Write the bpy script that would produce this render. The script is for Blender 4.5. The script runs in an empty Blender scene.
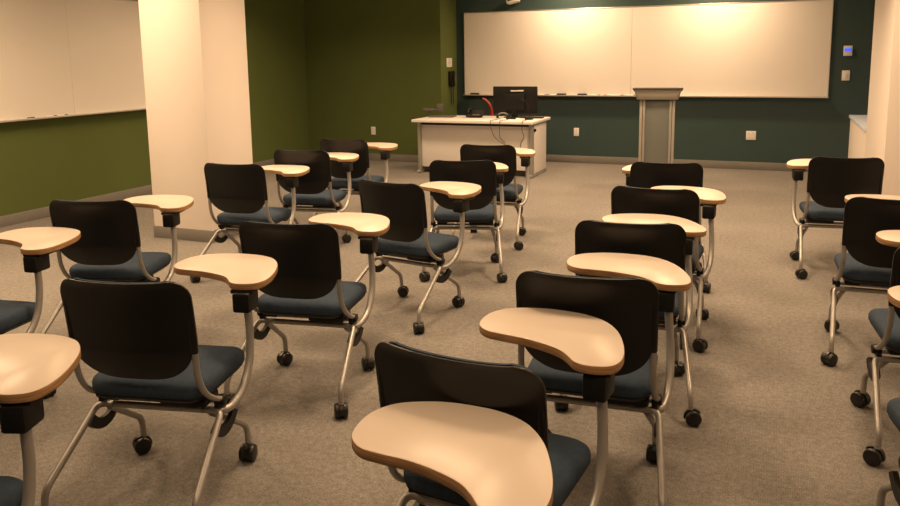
import bpy, bmesh, math, random
from mathutils import Vector, Matrix
random.seed(7)
C = bpy.context.scene.collection
PI = math.pi

# ------------------------------------------------------------------ materials
def mat(name, col, rough=0.5, spec=0.5, metal=0.0, var=0.0, vscale=8.0, bump=0.0, bscale=200.0, emit=None, estr=1.0, coat=0.0):
    m = bpy.data.materials.new(name); m.use_nodes = True
    nt = m.node_tree; b = nt.nodes['Principled BSDF']
    b.inputs['Base Color'].default_value = (*col, 1)
    b.inputs['Roughness'].default_value = rough
    b.inputs['Specular IOR Level'].default_value = spec
    b.inputs['Metallic'].default_value = metal
    b.inputs['Coat Weight'].default_value = coat
    tc = nt.nodes.new('ShaderNodeTexCoord')
    if var > 0:
        n = nt.nodes.new('ShaderNodeTexNoise'); n.inputs['Scale'].default_value = vscale; n.inputs['Detail'].default_value = 4
        nt.links.new(tc.outputs['Object'], n.inputs['Vector'])
        r = nt.nodes.new('ShaderNodeMapRange')
        r.inputs['From Min'].default_value = 0.25; r.inputs['From Max'].default_value = 0.75
        r.inputs['To Min'].default_value = 1 - var; r.inputs['To Max'].default_value = 1 + var
        nt.links.new(n.outputs['Fac'], r.inputs['Value'])
        mx = nt.nodes.new('ShaderNodeVectorMath'); mx.operation = 'SCALE'
        mx.inputs[0].default_value = col
        nt.links.new(r.outputs['Result'], mx.inputs['Scale'])
        nt.links.new(mx.outputs['Vector'], b.inputs['Base Color'])
    if bump > 0:
        n = nt.nodes.new('ShaderNodeTexNoise'); n.inputs['Scale'].default_value = bscale; n.inputs['Detail'].default_value = 2
        nt.links.new(tc.outputs['Object'], n.inputs['Vector'])
        bp = nt.nodes.new('ShaderNodeBump'); bp.inputs['Strength'].default_value = bump; bp.inputs['Distance'].default_value = 0.01
        nt.links.new(n.outputs['Fac'], bp.inputs['Height']); nt.links.new(bp.outputs['Normal'], b.inputs['Normal'])
    if emit:
        b.inputs['Emission Color'].default_value = (*emit, 1); b.inputs['Emission Strength'].default_value = estr
    return m

def carpet_mat():
    m = mat('carpet', (0.36, 0.31, 0.26), 0.95, 0.1)
    nt = m.node_tree; b = nt.nodes['Principled BSDF']
    tc = nt.nodes.new('ShaderNodeTexCoord')
    fine = nt.nodes.new('ShaderNodeTexNoise'); fine.inputs['Scale'].default_value = 130; fine.inputs['Detail'].default_value = 3
    mid = nt.nodes.new('ShaderNodeTexNoise'); mid.inputs['Scale'].default_value = 38; mid.inputs['Detail'].default_value = 2
    low = nt.nodes.new('ShaderNodeTexNoise'); low.inputs['Scale'].default_value = 1.3; low.inputs['Detail'].default_value = 3
    wav = nt.nodes.new('ShaderNodeTexWave'); wav.inputs['Scale'].default_value = 55; wav.inputs['Distortion'].default_value = 1.5; wav.inputs['Detail Scale'].default_value = 6
    for n in (fine, mid, low, wav): nt.links.new(tc.outputs['Object'], n.inputs['Vector'])
    def rng(src, lo, hi, a=0.3, z=0.7):
        r = nt.nodes.new('ShaderNodeMapRange'); r.inputs['From Min'].default_value = a; r.inputs['From Max'].default_value = z
        r.inputs['To Min'].default_value = lo; r.inputs['To Max'].default_value = hi
        nt.links.new(src, r.inputs['Value']); return r.outputs['Result']
    def mul(a, c):
        q = nt.nodes.new('ShaderNodeMath'); q.operation = 'MULTIPLY'; nt.links.new(a, q.inputs[0]); nt.links.new(c, q.inputs[1]); return q.outputs[0]
    f = mul(mul(rng(fine.outputs['Fac'], 0.72, 1.28), rng(mid.outputs['Fac'], 0.84, 1.16)),
            mul(rng(low.outputs['Fac'], 0.90, 1.08), rng(wav.outputs['Fac'], 0.86, 1.10, 0, 1)))
    mx = nt.nodes.new('ShaderNodeVectorMath'); mx.operation = 'SCALE'; mx.inputs[0].default_value = CARPET
    nt.links.new(f, mx.inputs['Scale']); nt.links.new(mx.outputs['Vector'], b.inputs['Base Color'])
    bp = nt.nodes.new('ShaderNodeBump'); bp.inputs['Strength'].default_value = 0.5; bp.inputs['Distance'].default_value = 0.006
    nt.links.new(fine.outputs['Fac'], bp.inputs['Height']); nt.links.new(bp.outputs['Normal'], b.inputs['Normal'])
    return m

def ply_mat():
    m = mat('plywood_edge', (0.36, 0.19, 0.08), 0.45, 0.4)
    nt = m.node_tree; b = nt.nodes['Principled BSDF']
    tc = nt.nodes.new('ShaderNodeTexCoord')
    mp = nt.nodes.new('ShaderNodeMapping'); mp.inputs['Scale'].default_value = (14, 14, 260)
    n = nt.nodes.new('ShaderNodeTexNoise'); n.inputs['Scale'].default_value = 1.0; n.inputs['Detail'].default_value = 3
    nt.links.new(tc.outputs['Object'], mp.inputs['Vector']); nt.links.new(mp.outputs['Vector'], n.inputs['Vector'])
    cr = nt.nodes.new('ShaderNodeValToRGB')
    cr.color_ramp.elements[0].position = 0.3; cr.color_ramp.elements[0].color = (0.27, 0.145, 0.065, 1)
    cr.color_ramp.elements[1].position = 0.7; cr.color_ramp.elements[1].color = (0.50, 0.29, 0.14, 1)
    nt.links.new(n.outputs['Fac'], cr.inputs['Fac']); nt.links.new(cr.outputs['Color'], b.inputs['Base Color'])
    return m

CARPET = (0.202, 0.190, 0.176)
MT = {
 'carpet': carpet_mat(),
 'green': mat('green_paint', (0.098, 0.128, 0.036), 0.75, 0.25, var=0.05, vscale=1.5, bump=0.05, bscale=250),
 'teal': mat('dark_teal_paint', (0.036, 0.066, 0.066), 0.6, 0.35, var=0.05, vscale=1.5, bump=0.05, bscale=250),
 'cream': mat('cream_paint', (0.86, 0.79, 0.735), 0.8, 0.2, var=0.02, vscale=2, bump=0.04, bscale=250),
 'ceiling': mat('ceiling_white', (0.78, 0.76, 0.72), 0.9, 0.1, var=0.03, vscale=20),
 'rubber': mat('grey_rubber_base', (0.20, 0.19, 0.175), 0.6, 0.3, var=0.05),
 'board': mat('whiteboard_enamel', (0.80, 0.765, 0.72), 0.32, 0.4, var=0.01, vscale=1.2),
 'alu': mat('satin_aluminium', (0.72, 0.70, 0.67), 0.35, 0.5, 0.85, var=0.03),
 'tube': mat('silver_tube', (0.36, 0.345, 0.33), 0.42, 0.5, 0.55, var=0.04, vscale=20),
 'shell': mat('black_plastic_shell', (0.0045, 0.0042, 0.0042), 0.36, 0.40, bump=0.02, bscale=500),
 'plastic': mat('black_plastic', (0.007, 0.0066, 0.0064), 0.5, 0.28, var=0.1, vscale=20),
 'wheel': mat('caster_rubber', (0.008, 0.0075, 0.007), 0.4, 0.45, var=0.1, vscale=30),
 'fabric': mat('slate_blue_fabric', (0.036, 0.055, 0.085), 0.9, 0.2, var=0.14, vscale=60, bump=0.15, bscale=700),
 'laminate': mat('cream_laminate', (0.63, 0.55, 0.475), 0.32, 0.2, var=0.015, vscale=6),
 'ply': ply_mat(),
 'deskwhite': mat('desk_white_laminate', (0.74, 0.70, 0.68), 0.4, 0.4, var=0.015),
 'post': mat('desk_grey_metal', (0.36, 0.35, 0.33), 0.4, 0.5, 0.4, var=0.04),
 'grey_plastic': mat('grey_plastic', (0.10, 0.095, 0.09), 0.5, 0.4, var=0.05),
 'screen': mat('dark_screen', (0.012, 0.012, 0.013), 0.25, 0.5, var=0.1),
 'red': mat('red_plastic', (0.34, 0.035, 0.028), 0.45, 0.4, var=0.08, vscale=15),
 'whiteplastic': mat('white_plastic', (0.78, 0.76, 0.73), 0.4, 0.4, var=0.015),
 'slot': mat('dark_slot', (0.02, 0.02, 0.02), 0.6, 0.3, var=0.1),
 'ledgetop': mat('ledge_daylit_laminate', (0.66, 0.74, 0.92), 0.45, 0.4, var=0.015),  # bluish tint puts slight window daylight into the ledge top's colour
 'bluescreen': mat('blue_display', (0.05, 0.1, 0.8), 0.3, 0.4, var=0.05, emit=(0.06, 0.14, 1.0), estr=0.9),
 'lectern': mat('lectern_grey', (0.34, 0.315, 0.28), 0.45, 0.4, 0.15, var=0.03),
 'lecternpanel': mat('lectern_frosted_panel', (0.16, 0.175, 0.165), 0.35, 0.4, 0.1, var=0.05, vscale=3),
 'felt': mat('dark_felt', (0.03, 0.018, 0.012), 0.9, 0.1, var=0.2, vscale=80),
 'paper': mat('white_paper', (0.8, 0.79, 0.76), 0.7, 0.2, var=0.01),
 'cable': mat('black_cable', (0.012, 0.012, 0.012), 0.5, 0.4, var=0.1),
 'greycable': mat('grey_cable', (0.30, 0.28, 0.26), 0.5, 0.4, var=0.1),
 'bluecap': mat('blue_cap', (0.03, 0.04, 0.35), 0.4, 0.4, var=0.05),
 'purplecap': mat('purple_cap', (0.14, 0.05, 0.28), 0.4, 0.4, var=0.05),
 'blackcap': mat('black_cap', (0.012, 0.012, 0.012), 0.4, 0.4, var=0.05),
 'greencap': mat('green_cap', (0.03, 0.16, 0.05), 0.4, 0.4, var=0.05),
 'redcap': mat('red_cap', (0.35, 0.04, 0.03), 0.4, 0.4, var=0.05),
}

# ------------------------------------------------------------------ mesh builder
class MB:
    def __init__(s): s.v = []; s.f = []; s.mi = []
    def add(s, vs, fs, mi=0):
        b = len(s.v); s.v += [Vector(v) for v in vs]
        for f in fs: s.f.append([b + i for i in f]); s.mi.append(mi)
        return s
    def box(s, c, d, bev=0.0, rot=(0, 0, 0), mi=0, seg=2):
        bm = bmesh.new(); bmesh.ops.create_cube(bm, size=1)
        for v in bm.verts: v.co = Vector((v.co.x * d[0], v.co.y * d[1], v.co.z * d[2]))
        if bev > 0: bmesh.ops.bevel(bm, geom=bm.edges[:], offset=min(bev, min(d) * 0.49), segments=seg, profile=0.5, affect='EDGES')
        from mathutils import Euler
        M = Matrix.Translation(c) @ Euler(rot).to_matrix().to_4x4()
        bm.verts.index_update()
        s.add([M @ v.co for v in bm.verts], [[v.index for v in f.verts] for f in bm.faces], mi); bm.free(); return s
    def sweep(s, pts, r, n=10, caps=True, mi=0, flat=1.0):
        pts = [Vector(p) for p in pts]; m = len(pts)
        rs = r if isinstance(r, (list, tuple)) else [r] * m
        T = []
        for i in range(m):
            a = pts[max(i - 1, 0)]; b = pts[min(i + 1, m - 1)]; T.append((b - a).normalized())
        up = Vector((0, 0, 1)) if abs(T[0].z) < 0.9 else Vector((1, 0, 0))
        N = (up - T[0] * up.dot(T[0])).normalized()
        vs = []; fs = []
        for i in range(m):
            if i:
                N = (N - T[i] * N.dot(T[i])).normalized()
            B = T[i].cross(N)
            for k in range(n):
                a = 2 * PI * k / n
                vs.append(pts[i] + N * math.cos(a) * rs[i] + B * math.sin(a) * rs[i] * flat)
        for i in range(m - 1):
            for k in range(n):
                k2 = (k + 1) % n
                fs.append([i * n + k, i * n + k2, (i + 1) * n + k2, (i + 1) * n + k])
        if caps:
            fs.append(list(range(n))[::-1]); fs.append([(m - 1) * n + k for k in range(n)])
        return s.add(vs, fs, mi)
    def cyl(s, a, b, r, n=16, mi=0, bev=0.0):
        a = Vector(a); b = Vector(b)
        if bev:
            t = (b - a).normalized() * bev
            return s.sweep([a, a + t * 0.3, a + t, b - t, b - t * 0.3, b], [r - bev, r - bev * 0.3, r, r, r - bev * 0.3, r - bev], n, True, mi)
        return s.sweep([a, b], r, n, True, mi)
    def rings(s, rings, mi=0, capa=True, capb=True):
        n = len(rings[0]); vs = [p for r in rings for p in r]; fs = []
        for i in range(len(rings) - 1):
            for k in range(n):
                k2 = (k + 1) % n
                fs.append([i * n + k, i * n + k2, (i + 1) * n + k2, (i + 1) * n + k])
        if capa: fs.append(list(range(n))[::-1])
        if capb: fs.append([(len(rings) - 1) * n + k for k in range(n)])
        return s.add(vs, fs, mi)
    def xf(s, M):
        s.v = [M @ v for v in s.v]; return s
    def build(s, name, mats, parent=None, mirror=False, smooth=True, ang=38):
        vs = [Vector((-v.x, v.y, v.z)) for v in s.v] if mirror else s.v
        me = bpy.data.meshes.new(name); me.from_pydata(vs, [], s.f)
        for m in (mats if isinstance(mats, list) else [mats]): me.materials.append(MT[m])
        for p, i in zip(me.polygons, s.mi): p.material_index = i; p.use_smooth = smooth
        bm = bmesh.new(); bm.from_mesh(me); bmesh.ops.recalc_face_normals(bm, faces=bm.faces[:]); bm.to_mesh(me); bm.free()
        if smooth: me.set_sharp_from_angle(angle=math.radians(ang))
        o = bpy.data.objects.new(name, me); C.objects.link(o)
        if parent: o.parent = parent
        return o

def fillet(pts, r, n=6):
    pts = [Vector(p) for p in pts]; out = [pts[0]]
    for i in range(1, len(pts) - 1):
        p = pts[i]; a = (pts[i - 1] - p); b = (pts[i + 1] - p)
        ri = r[i - 1] if isinstance(r, (list, tuple)) else r
        d = min(ri, a.length * 0.48, b.length * 0.48)
        A = p + a.normalized() * d; B = p + b.normalized() * d
        for k in range(n + 1):
            t = k / n; out.append(A * (1 - t) ** 2 + p * 2 * t * (1 - t) + B * t * t)
    out.append(pts[-1]); return out

def crom(P, n=6, closed=True):
    P = [Vector(p) for p in P]; m = len(P); out = []
    for i in range(m if closed else m - 1):
        g = (lambda k: P[k % m]) if closed else (lambda k: P[min(max(k, 0), m - 1)])
        p0, p1, p2, p3 = g(i - 1), g(i), g(i + 1), g(i + 2)
        for k in range(n):
            t = k / n
            out.append(0.5 * ((2 * p1) + (p2 - p0) * t + (2 * p0 - 5 * p1 + 4 * p2 - p3) * t * t + (3 * p1 - p0 - 3 * p2 + p3) * t ** 3))
    if not closed: out.append(P[-1])
    return out

def rrect(hx, hy, r, n=6, cx=0, cy=0):
    o = []
    for (sx, sy, a0) in ((1, 1, 0), (-1, 1, 90), (-1, -1, 180), (1, -1, 270)):
        for k in range(n + 1):
            a = math.radians(a0 + 90 * k / n)
            o.append((cx + sx * (hx - r) + r * math.cos(a), cy + sy * (hy - r) + r * math.sin(a)))
    return o

def thing(name, label, cat, loc=(0, 0, 0), rz=0, group=None):
    o = bpy.data.objects.new(name, None); C.objects.link(o); o.empty_display_size = 0.1
    o.location = loc; o.rotation_euler = (0, 0, rz); o['label'] = label; o['category'] = cat
    if group: o['group'] = group
    return o
def tag(o, label, cat, group=None):
    o['label'] = label; o['category'] = cat
    if group: o['group'] = group
    return o
def struct(o):
    o['kind'] = 'structure'; return o
def plabel(o, l):
    o['label'] = l; return o

# ------------------------------------------------------------------ room
XL, XR = -6.672, 1.95
D, DG, XC = 10.916, 10.307, -4.416
YB = -2.2
HC = 2.78
HB = 0.104
struct(MB().box(((XL + XR) / 2, (YB + D) / 2, -0.05), (XR - XL + 0.4, D - YB + 0.4, 0.1)).build('floor', 'carpet', smooth=False))
struct(MB().box(((XL + XR) / 2, (YB + D) / 2, HC + 0.05), (XR - XL + 0.4, D - YB + 0.4, 0.1)).build('ceiling', 'ceiling', smooth=False))
struct(MB().box((XL - 0.1, (YB + D) / 2, HC / 2), (0.2, D - YB + 0.4, HC)).build('wall_left', 'green', smooth=False))
# green back wall with its return (a furred-out chase)
struct(MB().box(((XL + XC) / 2, (DG + D) / 2 + 0.1, HC / 2), (XC - XL, D - DG + 0.2, HC)).build('wall_back', 'green', smooth=False))
struct(MB().box(((XC + XR) / 2, D + 0.1, HC / 2), (XR - XC, 0.2, HC)).build('wall_front', 'teal', smooth=False))
struct(MB().box((XR + 0.1, (YB + D) / 2, HC / 2), (0.2, D - YB + 0.4, HC)).build('wall_right', 'cream', smooth=False))
struct(MB().box(((XL + XR) / 2, YB - 0.1, HC / 2), (XR - XL, 0.2, HC)).build('wall_rear', 'cream', smooth=False))
def bboard(name, x0, y0, x1, y1, t=0.012):
    cx, cy = (x0 + x1) / 2, (y0 + y1) / 2
    return struct(MB().box((cx, cy, HB / 2), (max(abs(x1 - x0), t), max(abs(y1 - y0), t), HB), 0.004).build(name, 'rubber'))
bboard('baseboard_left', XL + 0.006, YB, XL + 0.006, DG)
bboard('baseboard_back', XL + 0.012, DG - 0.006, XC + 0.012, DG - 0.006)
bboard('baseboard_return', XC + 0.006, DG, XC + 0.006, D)
bboard('baseboard_front', XC + 0.012, D - 0.006, 0.908, D - 0.006)
# free-standing pillar
px0, px1, py0, py1 = -4.962, -4.33, 5.151, 5.748
struct(MB().box(((px0 + px1) / 2, (py0 + py1) / 2, HC / 2), (px1 - px0, py1 - py0, HC), 0.004).build('pillar', 'cream'))
struct(MB().box(((px0 + px1) / 2, (py0 + py1) / 2, HB / 2), (px1 - px0 + 0.016, py1 - py0 + 0.016, HB), 0.004).build('baseboard_pillar', 'rubber'))
# right column and low ledge behind it
xr, yl, yc, zl = 0.908, 9.065, 7.566, 0.746
struct(MB().box(((xr + XR) / 2, (yl + yc) / 2, HC / 2), (XR - xr, yl - yc, HC), 0.004).build('column', 'cream'))
struct(MB().box(((xr + XR) / 2, (yl + D) / 2, (zl - 0.04) / 2), (XR - xr, D - yl, zl - 0.04)).build('wall_ledge', 'cream', smooth=False))
struct(MB().box(((xr + XR) / 2 - 0.01, (yl + D) / 2, zl - 0.02), (XR - xr + 0.02, D - yl, 0.04), 0.005).build('trim_ledge', 'ledgetop'))

# ------------------------------------------------------------------ whiteboards
def whiteboard(label, x0, x1, z0, h, seam, M):
    t = thing('whiteboard', label, 'whiteboard'); t.matrix_world = M
    z1 = z0 + h
    for a, b in ((x0, seam), (seam, x1)):
        MB().box(((a + b) / 2, -0.012, (z0 + z1) / 2), (b - a - 0.003, 0.016, h - 0.01)).build('panel', 'board', t)
    f = MB(); w = 0.012
    f.box(((x0 + x1) / 2, -0.013, z1 - w / 2), (x1 - x0, 0.026, w), 0.003)
    f.box(((x0 + x1) / 2, -0.013, z0 + w / 2), (x1 - x0, 0.026, w), 0.003)
    for x in (x0, x1): f.box((x + (w / 2 if x == x0 else -w / 2), -0.013, (z0 + z1) / 2), (w, 0.026, h), 0.003)
    f.build('frame', 'alu', t)
    tr = MB(); L = x1 - x0
    tr.box(((x0 + x1) / 2, -0.045, z0 + 0.004), (L, 0.09, 0.008), 0.002)
    tr.box(((x0 + x1) / 2, -0.088, z0 + 0.010), (L, 0.006, 0.018), 0.002)
    tr.build('marker_tray', 'alu', t)
    return t
BX0, BX1, BZ = -4.286, 0.638, 0.957
whiteboard('long white board with a centre seam on the dark teal wall', BX0, BX1, BZ, 1.22, -1.824, Matrix.Translation((0, D, 0)))
ML = Matrix.Translation((XL, 0, 0)) @ Matrix.Rotation(PI / 2, 4, 'Z')
whiteboard('white board with a centre seam on the green side wall', 3.48, 8.36, 0.985, 1.22, 5.916, ML)

# ------------------------------------------------------------------ the tablet-arm chair
OUT = [(-0.144, 0.445), (-0.151, 0.507), (-0.138, 0.570), (-0.100, 0.620), (-0.042, 0.645), (0.022, 0.655), (0.088, 0.650),
       (0.156, 0.632), (0.220, 0.590), (0.268, 0.515), (0.296, 0.423), (0.310, 0.333), (0.306, 0.270), (0.285, 0.233),
       (0.247, 0.220), (0.212, 0.223), (0.184, 0.240), (0.160, 0.277), (0.128, 0.313), (0.070, 0.347), (0.008, 0.371),
       (-0.057, 0.385), (-0.110, 0.402)]
ZT = 0.712
JX, JY, JZ = 0.228, 0.030, 0.314

def caster_mb():
    m = MB()
    for s in (-1, 1):
        m.cyl((s * 0.003, -0.010, 0.033), (s * 0.029, -0.010, 0.033), 0.033, 18, bev=0.008)
    m.cyl((-0.0065, -0.010, 0.033), (0.0065, -0.010, 0.033), 0.030, 14)
    # hood over the wheels
    ring = []
    for x in (-0.0075, 0.0075):
        r = []
        for k in range(11):
            a = math.radians(-10 + 150 * k / 10); r.append((x, -0.010 + 0.038 * math.cos(a), 0.033 + 0.038 * math.sin(a)))
        for k in range(10, -1, -1):
            a = math.radians(-10 + 150 * k / 10); r.append((x, -0.010 + 0.022 * math.cos(a), 0.033 + 0.022 * math.sin(a)))
        ring.append(r)
    m.rings(ring)
    m.cyl((0, 0, 0.045), (0, 0, 0.080), 0.011, 12, bev=0.002)
    return m

def back_surface(hw, z0, z1, rb, rt, yoff, thick, ears=False, nu=18):
    """curved upholstery panel: rows of z, width from the rounded outline, bowed in plan"""
    rows = []; zz = []
    n = 34
    for i in range(n + 1):
        t = i / n
        zz.append(z0 + (z1 - z0) * (t * t * (3 - 2 * t) * 0.72 + t * 0.28))
    if ears: zz = sorted(zz + [0.573, 0.576, 0.579, 0.582, 0.585])
    def width(z):
        w = hw
        if ears: w = hw - 0.0135 * min(1, max(0, (0.584 - z) / 0.010)) ** 0.7
        if z < z0 + rb:
            d = (z0 + rb - z) / rb; w = w - rb * 1.10 * (1 - math.sqrt(max(0, 1 - d ** 2.1)))
        if z > z1 - rt:
            d = (z - (z1 - rt)) / rt; w = hw - rt * (1 - math.sqrt(max(0, 1 - d * d)))
        return w
    def yy(x, z):
        y = -0.102
        if z > 0.60: y -= 0.030 * ((z - 0.60) / 0.22) ** 1.3
        if z > z1 - 0.03: y -= 0.010 * ((z - z1 + 0.03) / 0.03) ** 2
        if z < 0.58: y += 0.035 * ((0.58 - z) / 0.10) ** 1.5
        y -= 0.030 * (1 - (x / 0.228) ** 2)
        return y + yoff
    m = MB(); vs = []; fs = []
    for side in (0, 1):
        for z in zz:
            w = width(z)
            for j in range(nu + 1):
                u = -1 + 2 * j / nu; x = w * math.sin(u * PI / 2 * 0.92) / math.sin(PI / 2 * 0.92)
                edge = max(abs(u), abs(2 * (z - z0) / (z1 - z0) - 1))
                th = thick * (1 - 0.55 * max(0, (edge - 0.8) / 0.2) ** 2)
                zs = z - (0.006 * (1 - abs(u) ** 2) * max(0, (z - z1 + 0.1) / 0.1))
                vs.append((x, yy(x, z) + (th if side else 0), zs))
    R = len(zz); W = nu + 1; o = R * W
    for i in range(R - 1):
        for j in range(nu):
            a = i * W + j
            fs.append([a, a + 1, a + W + 1, a + W]); fs.append([o + a, o + a + W, o + a + W + 1, o + a + 1])
    for i in range(R - 1):
        a = i * W; fs.append([a, a + W, o + a + W, o + a]); a += nu; fs.append([a, o + a, o + a + W, a + W])
    for j in range(nu):
        fs.append([j, o + j, o + j + 1, j + 1]); a = (R - 1) * W + j; fs.append([a, a + 1, o + a + 1, o + a])
    return m.add(vs, fs), yy

CHAIRG = 'tablet-arm chairs in rows'
def make_chair(label, left=False):
    t = thing('student_chair', label, 'chair', group=CHAIRG)
    mi = left
    # --- seat cushion
    cx, cy, hx, hy = 0, 0.132, 0.220, 0.200
    prof = [(0.020, 0.383), (0.006, 0.387), (0.0, 0.398), (0.0, 0.418), (0.004, 0.430), (0.014, 0.439), (0.035, 0.445), (0.075, 0.449), (0.12, 0.451)]
    rg = []
    for ins, z in prof:
        r = max(0.072 - ins * 0.5, 0.02)
        rg.append([(x, y, z + 0.005 - 0.008 * max(0, (y - cy) / hy) ** 3 - 0.006 * (1 - ((x / hx) ** 2)) * 0.5) for x, y in rrect(hx - ins, hy - ins, r, 7, cx, cy)])
    MB().rings(rg).build('seat', 'fabric', t, mi)
    # --- black seat pan with the hinge block
    pan = MB()
    pan.rings([[(x, y, z) for x, y in rrect(hx - i, hy - i, 0.06, 6, cx, cy)] for i, z in ((0.05, 0.364), (0.02, 0.370), (0.008, 0.384), (0.010, 0.391))])
    pan.box((0.120, 0.03, 0.358), (0.17, 0.11, 0.028), 0.008)
    pan.box((-0.16, 0.03, 0.358), (0.07, 0.08, 0.026), 0.008)
    pan.build('seat_pan', 'plastic', t, mi)
    # --- backrest
    sh, yy = back_surface(0.2325, 0.470, 0.832, 0.138, 0.064, 0, 0.016, True)
    ear = MB()
    for s in (-1, 1):
        ring = []
        for z, w, d in ((0.574, 0.0125, 0.0125), (0.580, 0.0135, 0.0135), (0.62, 0.013, 0.013), (0.68, 0.0125, 0.011), (0.73, 0.011, 0.009), (0.765, 0.008, 0.007)):
            y = yy(0.214, z)
            ring.append([(s * 0.2193 + w * math.cos(a), y + 0.009 + d * math.sin(a), z) for a in [2 * PI * k / 12 for k in range(12)]])
        ear.rings(ring)
    sh.add(ear.v, ear.f)
    back = sh.build('backrest', 'shell', t, mi)
    pd, _ = back_surface(0.214, 0.478, 0.830, 0.13, 0.058, 0.0165, 0.022)
    pd.build('back_cushion', 'fabric', back, mi)
    # --- side uprights that carry the back
    for s in (-1, 1):
        P = crom([(s * 0.2195, -0.094, 0.615), (s * 0.2195, -0.094, 0.555), (s * 0.2205, -0.088, 0.49), (s * 0.223, -0.058, 0.425), (s * 0.228, -0.008, 0.378), (s * 0.231, 0.045, 0.352)], 6, False)
        u = MB().sweep(P, 0.0115, 10, flat=0.85).build('back_upright', 'tube', t, mi)
        k = MB(); k.cyl((s * 0.218, 0.050, 0.346), (s * 0.246, 0.050, 0.346), 0.020, 14, bev=0.004)
        k.box((s * 0.222, 0.045, 0.333), (0.02, 0.045, 0.04), 0.006)
        k.build('pivot_knob', 'plastic', u, mi)
    # --- frame
    R = 0.0122
    fr = MB()
    fr.cyl((-0.175, JY, JZ), (0.175, JY, JZ), R, 12)
    fr.cyl((-0.215, 0.072, 0.330), (0.215, 0.072, 0.330), 0.009, 10)
    fr.build('crossbar', 'tube', t, mi)
    cst = caster_mb()
    for s in (-1, 1):
        P = fillet([(s * 0.17, JY, JZ), (s * 0.237, JY, JZ), (s * 0.266, -0.243, 0.128), (s * 0.268, -0.250, 0.066)], [0.045, 0.035], 7)
        rear = MB().sweep(P, R, 12).build('leg', 'tube', t, mi)
        P = fillet([(s * 0.196, 0.036, 0.302), (s * 0.218, 0.262, 0.146), (s * 0.219, 0.270, 0.066)], [0.035], 7)
        front = MB().sweep(P, R, 12).build('leg', 'tube', t, mi)
        for leg, p in ((rear, (s * 0.268, -0.250)), (front, (s * 0.219, 0.270))):
            c = cst.build('caster', 'wheel', leg); c.location = ((-p[0] if left else p[0]), p[1], 0); c.rotation_euler = (0, 0, random.uniform(-PI, PI)); c['swivel'] = 1
        # curved nesting bumper under the seat
        a0, a1 = 213, 325; ro, ri = 0.113, 0.074; cy0, cz0 = 0.055, 0.328
        rg = []
        for x in (s * 0.234 - 0.008, s * 0.234 + 0.008):
            r = [(x, cy0 + ro * math.cos(math.radians(a0 + (a1 - a0) * k / 16)), cz0 + ro * math.sin(math.radians(a0 + (a1 - a0) * k / 16))) for k in range(17)]
            r += [(x, cy0 + ri * math.cos(math.radians(a0 + (a1 - a0) * k / 16)), cz0 + ri * math.sin(math.radians(a0 + (a1 - a0) * k / 16))) for k in range(16, -1, -1)]
            rg.append(r)
        MB().rings(rg).build('nesting_bumper', 'plastic', t, mi)
    # --- tablet arm
    P = crom([(0.200, JY + 0.004, JZ - 0.004), (0.234, JY + 0.022, JZ - 0.007), (0.252, 0.088, 0.312), (0.264, 0.155, 0.348), (0.267, 0.210, 0.420), (0.262, 0.240, 0.51), (0.254, 0.252, 0.60), (0.251, 0.254, 0.655)], 6, False)
    arm = MB().sweep(P, [0.0128 + 0.0022 * min(1, k / 14) for k in range(len(P))], 12).build('tablet_arm', 'tube', t, mi)
    br = MB()
    br.box((0.241, 0.265, 0.642), (0.068, 0.094, 0.076), 0.010)
    br.box((0.236, 0.305, 0.679), (0.088, 0.130, 0.016), 0.005)
    br.build('tablet_bracket', 'plastic', t, mi)
    O = crom([(x, y, 0) for x, y in OUT], 5)
    cxx = sum(p.x for p in O) / len(O); cyy = sum(p.y for p in O) / len(O)
    nO = len(O)
    nrm = []
    for i in range(nO):
        d = O[(i + 1) % nO] - O[i - 1]; nrm.append(Vector((d.y, -d.x, 0)).normalized())
    # outline runs clockwise seen from above, so (dy,-dx) points inward
    def ring(ins, z): return [O[i] + nrm[i] * ins + Vector((0, 0, z)) for i in range(nO)]
    top = MB().rings([ring(0.0008, ZT - 0.004), ring(0.0012, ZT - 0.0008), ring(0.003, ZT)], capa=False)
    tb = top.build('tablet', 'laminate', t, mi)
    MB().rings([ring(0.006, ZT - 0.026), ring(0.0015, ZT - 0.025), ring(0.0, ZT - 0.022), ring(0.0, ZT - 0.004), ring(0.0010, ZT - 0.0012), ring(0.004, ZT - 0.0022)]).build('edge_band', 'ply', tb, mi)
    return t

def copy_tree(o, parent=None):
    c = o.copy(); C.objects.link(c); c.parent = parent
    for ch in list(o.children): copy_tree(ch, c)
    return c
def spin(o):
    for ch in o.children:
        if ch.name.startswith('caster'): ch.rotation_euler.z = random.uniform(-PI, PI)
        spin(ch)

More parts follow.
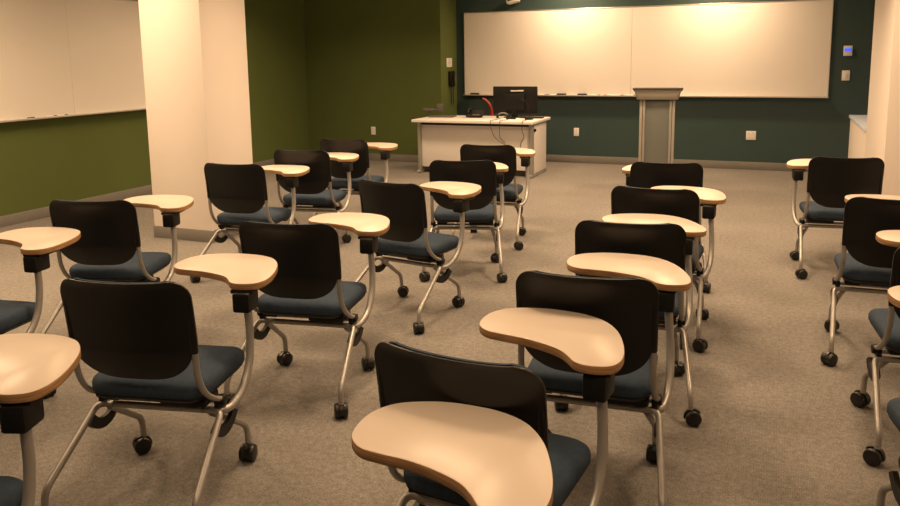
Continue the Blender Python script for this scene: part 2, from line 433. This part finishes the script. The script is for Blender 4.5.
S = 'tablet-arm chair '
CH = [
 # x, y, rot, left-handed, label
 (-1.963, 1.974, 0.231, 0, 'blue-seated tablet-arm chair, fifth from the teacher desk in the row ending there'),
 (-1.959, 2.911, 0.177, 0, 'blue-seated tablet-arm chair, fourth from the teacher desk in the row ending there'),
 (-1.994, 4.056, -0.163, 0, 'tablet-arm chair turned slightly right, third from the desk in its row'),
 (-1.996, 5.044, 0.304, 0, 'tablet-arm chair, second from the teacher desk in the row ending there'),
 (-2.127, 5.987, 0.121, 0, 'tablet-arm chair directly in front of the white teacher desk'),
 (-3.425, 4.430, 0.134, 0, 'tablet-arm chair standing right beside the white pillar'),
 (-3.42, 5.245, 0.188, 0, 'tablet-arm chair just behind the one beside the pillar, second from the green back wall'),
 (-3.50, 6.050, 0.098, 0, 'tablet-arm chair closest to the green back wall and its outlet'),
 (-3.266, 3.043, 0.314, 0, 'tablet-arm chair below the side whiteboard, before the pillar, whole backrest visible'),
 (-3.219, 2.113, 0.173, 0, 'tablet-arm chair cut by the left frame edge, blue seat corner and bean-shaped tablet showing'),
 (-1.881, 0.977, 0.348, 0, 'tablet-arm chair mostly out of frame at bottom left, large tablet showing'),
 (-0.671, 1.772, -0.095, 0, 'tablet-arm chair with its low backrest behind the large tablet at bottom centre'),
 (-0.549, 2.548, 0.087, 0, 'blue-seated tablet-arm chair, fourth from the lectern in its row'),
 (-0.556, 3.403, 0.129, 0, 'tablet-arm chair, third from the lectern in its row'),
 (-0.559, 4.310, -0.04, 0, 'tablet-arm chair, second from the lectern in its row'),
 (-0.644, 5.337, 0.124, 1, 'left-handed tablet-arm chair directly in front of the grey lectern'),
 (0.462, 5.933, 0.115, 1, 'left-handed tablet-arm chair by the cream column, tablet on its left side'),
 (0.578, 4.347, 0.040, 0, 'tablet-arm chair just behind the left-handed one by the cream column'),
 (0.662, 3.375, 0.094, 0, 'tablet-arm chair cut by the right frame edge, backrest edge and casters showing'),
 (0.640, 2.431, 0.174, 0, 'tablet-arm chair at the bottom right corner, only seat corner, tablet tip and caster showing'),
 (-0.612, 0.968, 0.150, 0, 'tablet-arm chair out of frame at bottom centre except its big cream tablet'),
]
protoR = protoL = None
SWIVEL = {11: (-0.004, -0.010, 0.155), 12: (0.024, -0.003, 0.105), 13: (0.036, 0.024, 0.19), 14: (0.012, 0.02, 0.0), 2: (-0.022, 0.012, 0.05), 5: (0, 0, 0), 6: (-0.01, 0, 0), 4: (0, 0.02, 0.02), 20: (0, 0, 0), 9: (0, 0, 0), 10: (0, 0, 0)}
for n, (x, y, rz, lh, lab) in enumerate(CH):
    if lh:
        o = protoL = make_chair(lab, True) if protoL is None else copy_tree(protoL)
    else:
        if protoR is None: o = protoR = make_chair(lab)
        else: o = copy_tree(protoR)
    o['label'] = lab; spin(o)
    o.location = (x, y, 0); o.rotation_euler = (0, 0, rz)
    # each tablet swivels a little on its bracket
    dx, dy, dr = SWIVEL.get(n, (0, 0.02, 0.02 if not lh else -0.02))
    R = Matrix.Rotation(dr, 4, 'Z'); pv = Vector((0.255 if not lh else -0.255, 0.25, 0))
    for ch in o.children:
        if ch.name.split('.')[0] == 'tablet':
            ch.rotation_euler = (0, 0, dr); ch.location = pv - R @ pv + Vector((dx, dy, 0))

# ------------------------------------------------------------------ teacher desk
dk = thing('teacher_desk', 'white teacher desk with grey metal corner posts near the teal wall', 'desk', (-3.58, 9.37, 0), 0.0)
W2 = 0.80
MB().box((0.02, 0.275, 0.705), (1.66, 0.83, 0.036), 0.006).build('desktop', 'deskwhite', dk)
MB().box((0.01, 0.03, 0.365), (1.50, 0.02, 0.56), 0.003).build('front_panel', 'deskwhite', dk)
for s in (-1, 1):
    ox = 0.01
    MB().box((ox + s * 0.785, 0.36, 0.35), (0.02, 0.56, 0.62), 0.003).build('side_panel', 'deskwhite', dk)
    lg = MB(); lg.box((ox + s * 0.772, 0.025, 0.355), (0.05, 0.07, 0.66), 0.008)
    lg.box((ox + s * 0.772, 0.30, 0.0175), (0.05, 0.72, 0.035), 0.01)
    lg.box((ox + s * 0.772, 0.34, 0.672), (0.05, 0.58, 0.03), 0.005)
    L = lg.build('leg', 'post', dk)
    MB().cyl((ox + s * 0.793, 0.07, 0.60), (ox + s * 0.820, 0.07, 0.60), 0.020, 14, bev=0.004).build('cable_cap', 'plastic', L)
MB().box((0.01, 0.05, 0.664), (1.53, 0.06, 0.046), 0.004).build('rail', 'slot', dk)

DZ = 0.723
dM = Matrix.Translation((-3.58, 9.37, 0)) @ Matrix.Rotation(0.0, 4, 'Z')
def ond(x, y): return tuple((dM @ Vector((x, y, DZ)))[:3])
# monitor, back to the class
mo = thing('computer_monitor', 'black computer monitor on the teacher desk, its back to the class', 'monitor', ond(0.41, 0.50), 0.0)
m = MB(); rows = []
MB().box((0, 0.02, 0.23), (0.615, 0.028, 0.36), 0.008).build('screen_housing', 'plastic', mo)
MB().box((0, -0.006, 0.205), (0.29, 0.03, 0.22), 0.012).build('rear_cover', 'plastic', mo)
MB().box((0, 0.035, 0.23), (0.59, 0.003, 0.335)).build('screen', 'screen', mo)
st = MB(); st.box((0, 0.0, 0.09), (0.07, 0.03, 0.17), 0.006); st.build('stand', 'plastic', mo)
MB().rings([[(x, y, z) for x, y in rrect(0.13 - i, 0.09 - i, 0.03, 5, 0, 0.0)] for i, z in ((0, 0.0), (0, 0.008), (0.006, 0.013))]).build('base', 'plastic', mo)
lb = MB(); lb.box((-0.015, 0.005, 0.352), (0.085, 0.002, 0.017)); lb.box((0.075, 0.005, 0.354), (0.09, 0.002, 0.017)); lb.build('pale_strip', 'paper', mo)  # two thin pale strips near the top of the monitor back
# desk telephone
ph = thing('desk_telephone', 'black desk telephone standing beside the monitor', 'telephone', ond(-0.11, 0.40), 0.1)
b = MB(); b.rings([[(x, y, z + (y * 0.28 if k else 0)) for x, y in rrect(0.115 - i, 0.09 - i, 0.02, 5)] for k, (i, z) in enumerate(((0.03, 0), (0.03, 0.018), (0.0, 0.035), (0.0, 0.06), (0.008, 0.068)))])
b.build('base', 'plastic', ph)
MB().sweep(crom([(-0.085, -0.075, 0.062), (-0.09, -0.05, 0.085), (-0.09, 0.0, 0.098), (-0.09, 0.05, 0.108), (-0.085, 0.075, 0.10)], 5, False), 0.017, 10).build('handset', 'plastic', ph)
MB().box((0.03, -0.082, 0.040), (0.10, 0.02, 0.020), 0.006).build('display', 'grey_plastic', ph)
# document camera
dc = thing('document_camera', 'grey document camera with flat base and folded arm on the teacher desk end', 'camera', ond(-0.75, 0.36), 0.1)
MB().rings([[(x, y, z) for x, y in rrect(0.17 - i, 0.12 - i, 0.02, 5, 0.17, 0)] for i, z in ((0, 0), (0, 0.014), (0.004, 0.018))]).build('base', 'grey_plastic', dc)
a = MB(); a.sweep(fillet([(-0.03, 0.03, 0.012), (-0.03, 0.03, 0.085), (0.10, 0.03, 0.092)], 0.03, 5), 0.013, 10); a.build('arm', 'grey_plastic', dc)
MB().box((-0.04, 0.02, 0.095), (0.15, 0.07, 0.035), 0.01).build('camera_head', 'grey_plastic', dc)
MB().box((0.125, 0.03, 0.12), (0.085, 0.03, 0.11), 0.008).build('light_panel', 'grey_plastic', dc)
# keyboard, remote, paper, cables, gooseneck microphone
kb = thing('keyboard', 'flat dark keyboard on the teacher desk beside the gooseneck microphone', 'keyboard', ond(0.69, 0.44), 0.05)
MB().box((0, 0, 0.009), (0.26, 0.12, 0.016), 0.004).build('body', 'plastic', kb)
km = MB()
for r in range(4):
    for c in range(12): km.box((-0.115 + c * 0.021, -0.04 + r * 0.026, 0.0195), (0.017, 0.020, 0.005), 0.001, seg=1)
km.build('keys', 'grey_plastic', kb)
tag(MB().box((0, 0, 0.0006), (0.21, 0.29, 0.001)).build('paper_sheet', 'paper'), 'white sheet of paper lying on the teacher desk front', 'paper')
o = bpy.data.objects['paper_sheet']; o.location = ond(0.45, 0.24); o.rotation_euler = (0, 0, 0.3)
rm = thing('remote_control', 'small dark remote control lying on the white paper sheet', 'remote control', tuple(Vector(ond(0.455, 0.20)) + Vector((0, 0, 0.0012))), 1.45)
MB().box((0, 0, 0.008), (0.04, 0.13, 0.016), 0.005).build('body', 'plastic', rm)
bt = MB()
for r in range(4):
    for c in range(2): bt.cyl((-0.008 + c * 0.016, -0.04 + r * 0.022, 0.015), (-0.008 + c * 0.016, -0.04 + r * 0.022, 0.018), 0.005, 8)
bt.build('buttons', 'grey_plastic', rm)
hs = thing('headset', 'small grey looped headset with dark ends lying on the teacher desk by the monitor', 'headset', ond(0.31, 0.30), 0.1)
MB().sweep([(0.075 * math.cos(a), 0.02, 0.02 + 0.052 * math.sin(a)) for a in [PI * k / 16 for k in range(17)]], 0.006, 8).build('headband', 'greycable', hs)
for s in (-1, 1): MB().cyl((s * 0.062, 0.02, 0.030), (s * 0.088, 0.02, 0.030), 0.030, 14, bev=0.006).build('ear_pad', 'plastic', hs)
mc = thing('gooseneck_microphone', 'thin black gooseneck microphone curving up from the desk corner', 'microphone', ond(0.70, 0.20), 0)
MB().rings([[(x, y, z) for x, y in rrect(0.045 - i, 0.055 - i, 0.015, 5)] for i, z in ((0, 0), (0, 0.022), (0.006, 0.028))]).build('base', 'plastic', mc)
MB().sweep(crom([(0, 0, 0.025), (0.0, 0.01, 0.10), (-0.015, 0.02, 0.17), (-0.05, 0.02, 0.225), (-0.085, 0.01, 0.25)], 6, False), 0.0045, 8).build('neck', 'plastic', mc)
MB().cyl((-0.08, 0.012, 0.247), (-0.115, 0.002, 0.262), 0.010, 10, bev=0.003).build('microphone_head', 'plastic', mc)
def cable(label, pts, r=0.0032):
    P = [dM @ Vector(p) for p in crom(pts, 6, False)]
    tag(MB().sweep(P, r, 6).build('cable', 'cable'), label, 'cable')
cable('dark cable draping from the headset down the white desk front', [(0.30, 0.24, 0.727), (0.30, -0.10, 0.729), (0.30, -0.155, 0.722), (0.31, -0.155, 0.62), (0.335, -0.06, 0.50), (0.42, 0.008, 0.42), (0.54, 0.008, 0.37), (0.66, 0.008, 0.355)])
cable('dark cable crossing from the headset to hang beside its twin on the desk front', [(0.44, 0.20, 0.727), (0.43, -0.10, 0.729), (0.425, -0.155, 0.722), (0.42, -0.155, 0.64), (0.385, -0.05, 0.52), (0.40, 0.008, 0.47), (0.44, 0.008, 0.43)])
cable('dark cable falling from the gooseneck microphone along the grey desk post', [(0.70, 0.10, 0.727), (0.715, -0.10, 0.729), (0.72, -0.155, 0.722), (0.715, -0.155, 0.62), (0.70, -0.03, 0.52), (0.655, 0.008, 0.45), (0.645, 0.008, 0.40), (0.655, 0.008, 0.365)])

# red chair behind the desk, seen side-on
rc = thing('office_chair', 'red plastic swivel chair behind the teacher desk, edge of its back showing', 'chair', (-3.46, 10.33, 0), -PI / 2 + 0.36)
sp = [(-0.215, 0.44), (-0.22, 0.50), (-0.215, 0.60), (-0.215, 0.74), (-0.225, 0.82), (-0.25, 0.88), (-0.29, 0.93), (-0.32, 0.95)]
rings = []
for y, z in [(p.x, p.y) for p in crom([(a, b_, 0) for a, b_ in sp], 4, False)]:
    w = 0.21 - 0.05 * max(0, (z - 0.82) / 0.13) ** 2
    rings.append([(x, y + 0.03 * (x / 0.21) ** 2 + dy, z) for x, dy in [(-w, 0), (-w * 0.5, 0), (0, 0), (w * 0.5, 0), (w, 0), (w, 0.018), (w * 0.5, 0.018), (0, 0.018), (-w * 0.5, 0.018), (-w, 0.018)]])
MB().rings(rings).build('backrest', 'red', rc)
MB().rings([[(x, y, z) for x, y in rrect(0.22 - i, 0.22 - i, 0.08, 6)] for i, z in ((0.02, 0.42), (0, 0.43), (0, 0.455), (0.02, 0.47), (0.1, 0.465))]).build('seat', 'red', rc)
MB().cyl((0, 0, 0.08), (0, 0, 0.425), 0.025, 14).build('column', 'plastic', rc)
for k in range(5):
    a = 2 * PI * k / 5 + 0.3
    lg = MB().sweep([(0.02 * math.cos(a), 0.02 * math.sin(a), 0.11), (0.16 * math.cos(a), 0.16 * math.sin(a), 0.095), (0.27 * math.cos(a), 0.27 * math.sin(a), 0.07)], [0.022, 0.018, 0.013], 10).build('leg', 'plastic', rc)
    c = caster_mb().build('caster', 'wheel', lg); c.location = (0.27 * math.cos(a), 0.27 * math.sin(a), 0); c.rotation_euler = (0, 0, a)

# ------------------------------------------------------------------ lectern
lt = thing('lectern', 'grey lectern with frosted front panel and flared top before the whiteboard', 'lectern', (-1.225, 9.15, 0), 0.13)
MB().rings([[(x, y, z) for x, y in rrect(hx, hy, 0.03, 5, 0, cy)] for hx, hy, cy, z in ((0.226, 0.215, 0.20, 1.015), (0.234, 0.222, 0.20, 1.022), (0.262, 0.245, 0.20, 1.125), (0.260, 0.243, 0.20, 1.13))]).build('apron', 'lectern', lt)
MB().rings([[(x, y, z - (y + 0.05) * 0.09) for x, y in rrect(hx, hy, 0.045, 6, 0.0, 0.2)] for hx, hy, z in ((0.272, 0.262, 1.130), (0.280, 0.27, 1.136), (0.280, 0.27, 1.148), (0.274, 0.263, 1.154))]).build('reading_top', 'grey_plastic', lt)
for s in (-1, 1):
    MB().box((s * 0.182, 0.20, 0.52), (0.032, 0.34, 0.97), 0.008).build('side_panel', 'lectern', lt)
    MB().box((s * 0.148, 0.045, 0.52), (0.028, 0.03, 0.97), 0.006).build('post', 'post', lt)
MB().box((0, 0.06, 0.52), (0.28, 0.012, 0.95), 0.003).build('front_panel', 'lecternpanel', lt)
MB().box((0, 0.20, 0.0225), (0.46, 0.46, 0.045), 0.01).build('base', 'lectern', lt)

# ------------------------------------------------------------------ wall fittings
def on_front(x, z): return Matrix.Translation((x, D, z))
def on_green(x, z): return Matrix.Translation((x, DG, z))
def on_return(y, z): return Matrix.Translation((XC, y, z)) @ Matrix.Rotation(PI / 2, 4, 'Z')
def outlet(label, M):
    t = thing('wall_outlet', label, 'outlet'); t.matrix_world = M
    MB().box((0, -0.004, 0), (0.074, 0.008, 0.118), 0.003).build('cover_plate', 'whiteplastic', t)
    for s in (-1, 1):
        so = MB().rings([[(x, y, z) for x, z in [(a, s * 0.028 + b_) for a, b_ in rrect(0.017, 0.014, 0.008, 4)]] for y in (-0.008, -0.010)]).build('socket', 'whiteplastic', t)
        k = MB(); k.box((-0.006, -0.0102, s * 0.028 + 0.003), (0.0025, 0.001, 0.009)); k.box((0.006, -0.0102, s * 0.028 + 0.003), (0.0025, 0.001, 0.007)); k.cyl((0, -0.0100, s * 0.028 - 0.007), (0, -0.0107, s * 0.028 - 0.007), 0.0025, 8)
        k.build('slot', 'slot', so)
outlet('white outlet low on the teal wall between desk and lectern', on_front(-2.58, 0.445))
outlet('white outlet low on the green back wall', on_green(-5.535, 0.45))
t = thing('wall_outlet', 'square two-gang white outlet low on the teal wall past the lectern', 'outlet'); t.matrix_world = on_front(-0.248, 0.455)
MB().box((0, -0.004, 0), (0.122, 0.008, 0.118), 0.003).build('cover_plate', 'whiteplastic', t)
for s in (-1, 1):
    for q in (-1, 1):
        so = MB().rings([[(s * 0.027 + a, y, q * 0.028 + b_) for a, b_ in rrect(0.016, 0.013, 0.006, 4)] for y in (-0.008, -0.010)]).build('socket', 'whiteplastic', t)
        k = MB(); k.box((s * 0.027 - 0.006, -0.0102, q * 0.028 + 0.003), (0.0025, 0.001, 0.009)); k.box((s * 0.027 + 0.006, -0.0102, q * 0.028 + 0.003), (0.0025, 0.001, 0.007)); k.build('slot', 'slot', so)
t = thing('light_switch', 'white light switch plate below the blue-lit thermostat', 'switch'); t.matrix_world = on_front(0.824, 1.235)
MB().box((0, -0.004, 0), (0.09, 0.008, 0.125), 0.003).build('cover_plate', 'whiteplastic', t)
MB().box((0, -0.010, 0.0), (0.034, 0.008, 0.068), 0.003, rot=(0.06, 0, 0)).build('rocker', 'whiteplastic', t)
t = thing('thermostat', 'white wall control with blue lit display on the teal wall', 'thermostat'); t.matrix_world = on_front(0.83, 1.54)
MB().box((0, -0.012, 0), (0.098, 0.024, 0.125), 0.006).build('body', 'whiteplastic', t)
MB().box((0, -0.0245, 0.012), (0.074, 0.003, 0.042), 0.001).build('display', 'bluescreen', t)
MB().box((0, -0.0245, -0.035), (0.05, 0.003, 0.012), 0.001).build('button', 'whiteplastic', t)
t = thing('notice_plate', 'small cream instruction plate above the black wall telephone', 'sign'); t.matrix_world = on_return(10.615, 1.45)
MB().box((0, -0.004, 0), (0.20, 0.008, 0.13), 0.003).build('plate', 'whiteplastic', t)
k = MB()
for i, w in enumerate((0.07, 0.10, 0.12, 0.10, 0.06)): k.box((-0.01, -0.0086, 0.042 - i * 0.02), (w, 0.001, 0.006))
k.build('print', 'greycable', t)
t = thing('wall_telephone', 'black wall telephone with coiled cord on the green return wall', 'telephone'); t.matrix_world = on_return(10.67, 1.215)
MB().box((0, -0.02, 0), (0.20, 0.04, 0.22), 0.012).build('base', 'plastic', t)
MB().sweep(crom([(-0.055, -0.058, 0.105), (-0.055, -0.075, 0.085), (-0.055, -0.070, 0.0), (-0.055, -0.075, -0.085), (-0.055, -0.058, -0.105)], 5, False), [0.02] * 21, 10).build('handset', 'plastic', t)
MB().box((0.045, -0.044, -0.02), (0.07, 0.008, 0.11), 0.003).build('keypad', 'grey_plastic', t)
pts = []
for i in range(221):
    u = i / 220
    if u < 0.47: cx, cz = -0.055, -0.11 - 0.25 * (u / 0.47)
    elif u < 0.53: a = PI * (u - 0.47) / 0.06; cx, cz = -0.055 + 0.04 * (1 - math.cos(a)) , -0.36 - 0.02 * math.sin(a)
    else: cx, cz = 0.025, -0.36 + 0.26 * ((u - 0.53) / 0.47)
    w = 2 * PI * u * 44
    pts.append((cx + 0.008 * math.cos(w), -0.03 + 0.008 * math.sin(w), cz))
MB().sweep(pts, 0.003, 5).build('coiled_cord', 'cable', t)
# pale short arm device above the board
t = thing('wall_device', 'small pale device with a dark slot mounted high above the white board', 'device'); t.matrix_world = on_front(-3.50, 2.27)
MB().box((0, -0.03, 0.12), (0.12, 0.06, 0.16), 0.01).build('wall_bracket', 'plastic', t)
MB().box((0, -0.085, 0.045), (0.18, 0.13, 0.075), 0.020, rot=(-0.10, -0.22, 0)).build('housing', 'whiteplastic', t)
MB().box((-0.004, -0.150, 0.056), (0.125, 0.012, 0.020), 0.004, rot=(-0.10, -0.22, 0)).build('lens_slot', 'slot', t)

# ------------------------------------------------------------------ tray contents
def eraser(label, M):
    t = thing('eraser', label, 'eraser', group='erasers on the front board tray'); t.matrix_world = M
    MB().box((0, 0, 0.0085), (0.13, 0.042, 0.016), 0.003).build('felt', 'felt', t)
    MB().box((0, 0, 0.023), (0.13, 0.042, 0.014), 0.004).build('handle', 'plastic', t)
TZ = BZ + 0.008
eraser('dark board eraser at the tray end above the desk telephone', Matrix.Translation((-4.11, D - 0.055, TZ)))
eraser('dark board eraser on the tray, first beyond the monitor', Matrix.Translation((-2.79, D - 0.055, TZ)))
eraser('dark board eraser on the tray, second beyond the monitor', Matrix.Translation((-2.49, D - 0.055, TZ)))
def marker(label, M, cap, grp):
    t = thing('marker', label, 'marker', group=grp); t.matrix_world = M
    MB().cyl((-0.065, 0, 0.009), (0.025, 0, 0.009), 0.009, 10, bev=0.002).build('barrel', 'whiteplastic', t)
    MB().cyl((0.022, 0, 0.009), (0.065, 0, 0.009), 0.0092, 10, bev=0.002).build('cap', cap, t)
G1 = 'markers on the front board tray'; G2 = 'markers on the side board tray'
for x, f, cap, l in ((-3.06, 0, 'bluecap', 'white marker with blue cap on the tray, first beyond the monitor'),
                  (-2.94, 1, 'purplecap', 'white marker with purple cap on the tray just before the eraser past the monitor'),
                  (-2.30, 0, 'greencap', 'white marker with green cap on the tray past the second eraser'),
                  (-2.12, 1, 'redcap', 'white marker with red cap midway between second eraser and board seam'),
                  (-1.98, 0, 'purplecap', 'white marker with purple cap on the tray near the board seam'),
                  (-1.80, 0, 'blackcap', 'white marker with black cap on the tray below the board seam'),
                  (-1.66, 1, 'bluecap', 'white marker with blue cap on the tray beside the lectern')):
    marker(l, Matrix.Translation((x, D - 0.055, TZ)) @ Matrix.Rotation(PI * f + 0.06, 4, 'Z'), cap, G1)
for y, f, cap, l in ((5.30, 0, 'purplecap', 'white marker with purple cap on the side board tray'),
                  (5.43, 1, 'blackcap', 'white marker with black cap beside the purple one on the side tray'),
                  (5.60, 0, 'redcap', 'white marker with red cap on the side board tray'),
                  (5.73, 0, 'greencap', 'white marker with green cap on the side board tray')):
    marker(l, Matrix.Translation((XL + 0.055, y, 0.993)) @ Matrix.Rotation(PI / 2 + PI * f, 4, 'Z'), cap, G2)

# ------------------------------------------------------------------ lights: warm downlights at board and pillar, plus added soft fill discs
WARM = (1.0, 0.67, 0.385)
def down(x, y, p, size=0.16, spread=160, z=HC - 0.02):
    l = bpy.data.lights.new('downlight_and_fill', 'AREA'); l.shape = 'DISK'; l.size = size; l.energy = p; l.color = WARM; l.spread = math.radians(spread)
    o = bpy.data.objects.new('downlight_and_fill', l); C.objects.link(o); o.location = (x, y, z); return o
for x in (-2.62, -0.72): down(x, D - 0.62, 40)
down(-4.74, 4.55, 22)
for x, y, p in ((-5.2, 8.0, 34), (-5.0, 3.2, 70), (-5.55, 4.6, 12), (-5.55, 6.6, 8), (-3.2, 8.2, 36), (-1.2, 8.0, 46), (-2.9, 5.4, 46), (-0.7, 5.6, 44), (0.2, 6.8, 34), (-1.6, 3.2, 38), (0.6, 3.6, 26), (-3.4, 1.2, 22), (-0.6, 0.8, 17), (1.2, 1.2, 8)):
    down(x, y, p * 1.06, 0.6, 142)  # wide ceiling discs added as soft fill for walls, pillar and floor
w = bpy.data.worlds.new('room_ambient'); bpy.context.scene.world = w; w.use_nodes = True
w.node_tree.nodes['Background'].inputs['Color'].default_value = (1.0, 0.72, 0.45, 1); w.node_tree.nodes['Background'].inputs['Strength'].default_value = 0.05

# ------------------------------------------------------------------ camera (a level-ish phone shot whose top was cropped away: lens shift)
f, cyp, yaw, pitch, roll, H = 775.589, 175.817, -0.3950, 0.1520, -0.0137, 1.5301
F = Vector((math.sin(yaw) * math.cos(pitch), math.cos(yaw) * math.cos(pitch), -math.sin(pitch)))
R0 = Vector((math.cos(yaw), -math.sin(yaw), 0)); U0 = R0.cross(F)
R1 = R0 * math.cos(roll) + U0 * math.sin(roll); U1 = -R0 * math.sin(roll) + U0 * math.cos(roll)
cd = bpy.data.cameras.new('camera'); cam = bpy.data.objects.new('camera', cd); C.objects.link(cam)
cd.sensor_width = 36; cd.sensor_fit = 'HORIZONTAL'; cd.lens = f / 900 * 36
cd.shift_y = -(253 - cyp) / 900
M = Matrix((R1, U1, -F)).transposed().to_4x4(); M.translation = (0, 0, H)
cam.matrix_world = M
sc = bpy.context.scene; sc.camera = cam
sc.view_settings.view_transform = 'Standard'; sc.view_settings.look = 'None'; sc.view_settings.exposure = 0.0
sc.cycles.use_denoising = True
sc.cycles.max_bounces = 8; sc.cycles.diffuse_bounces = 5
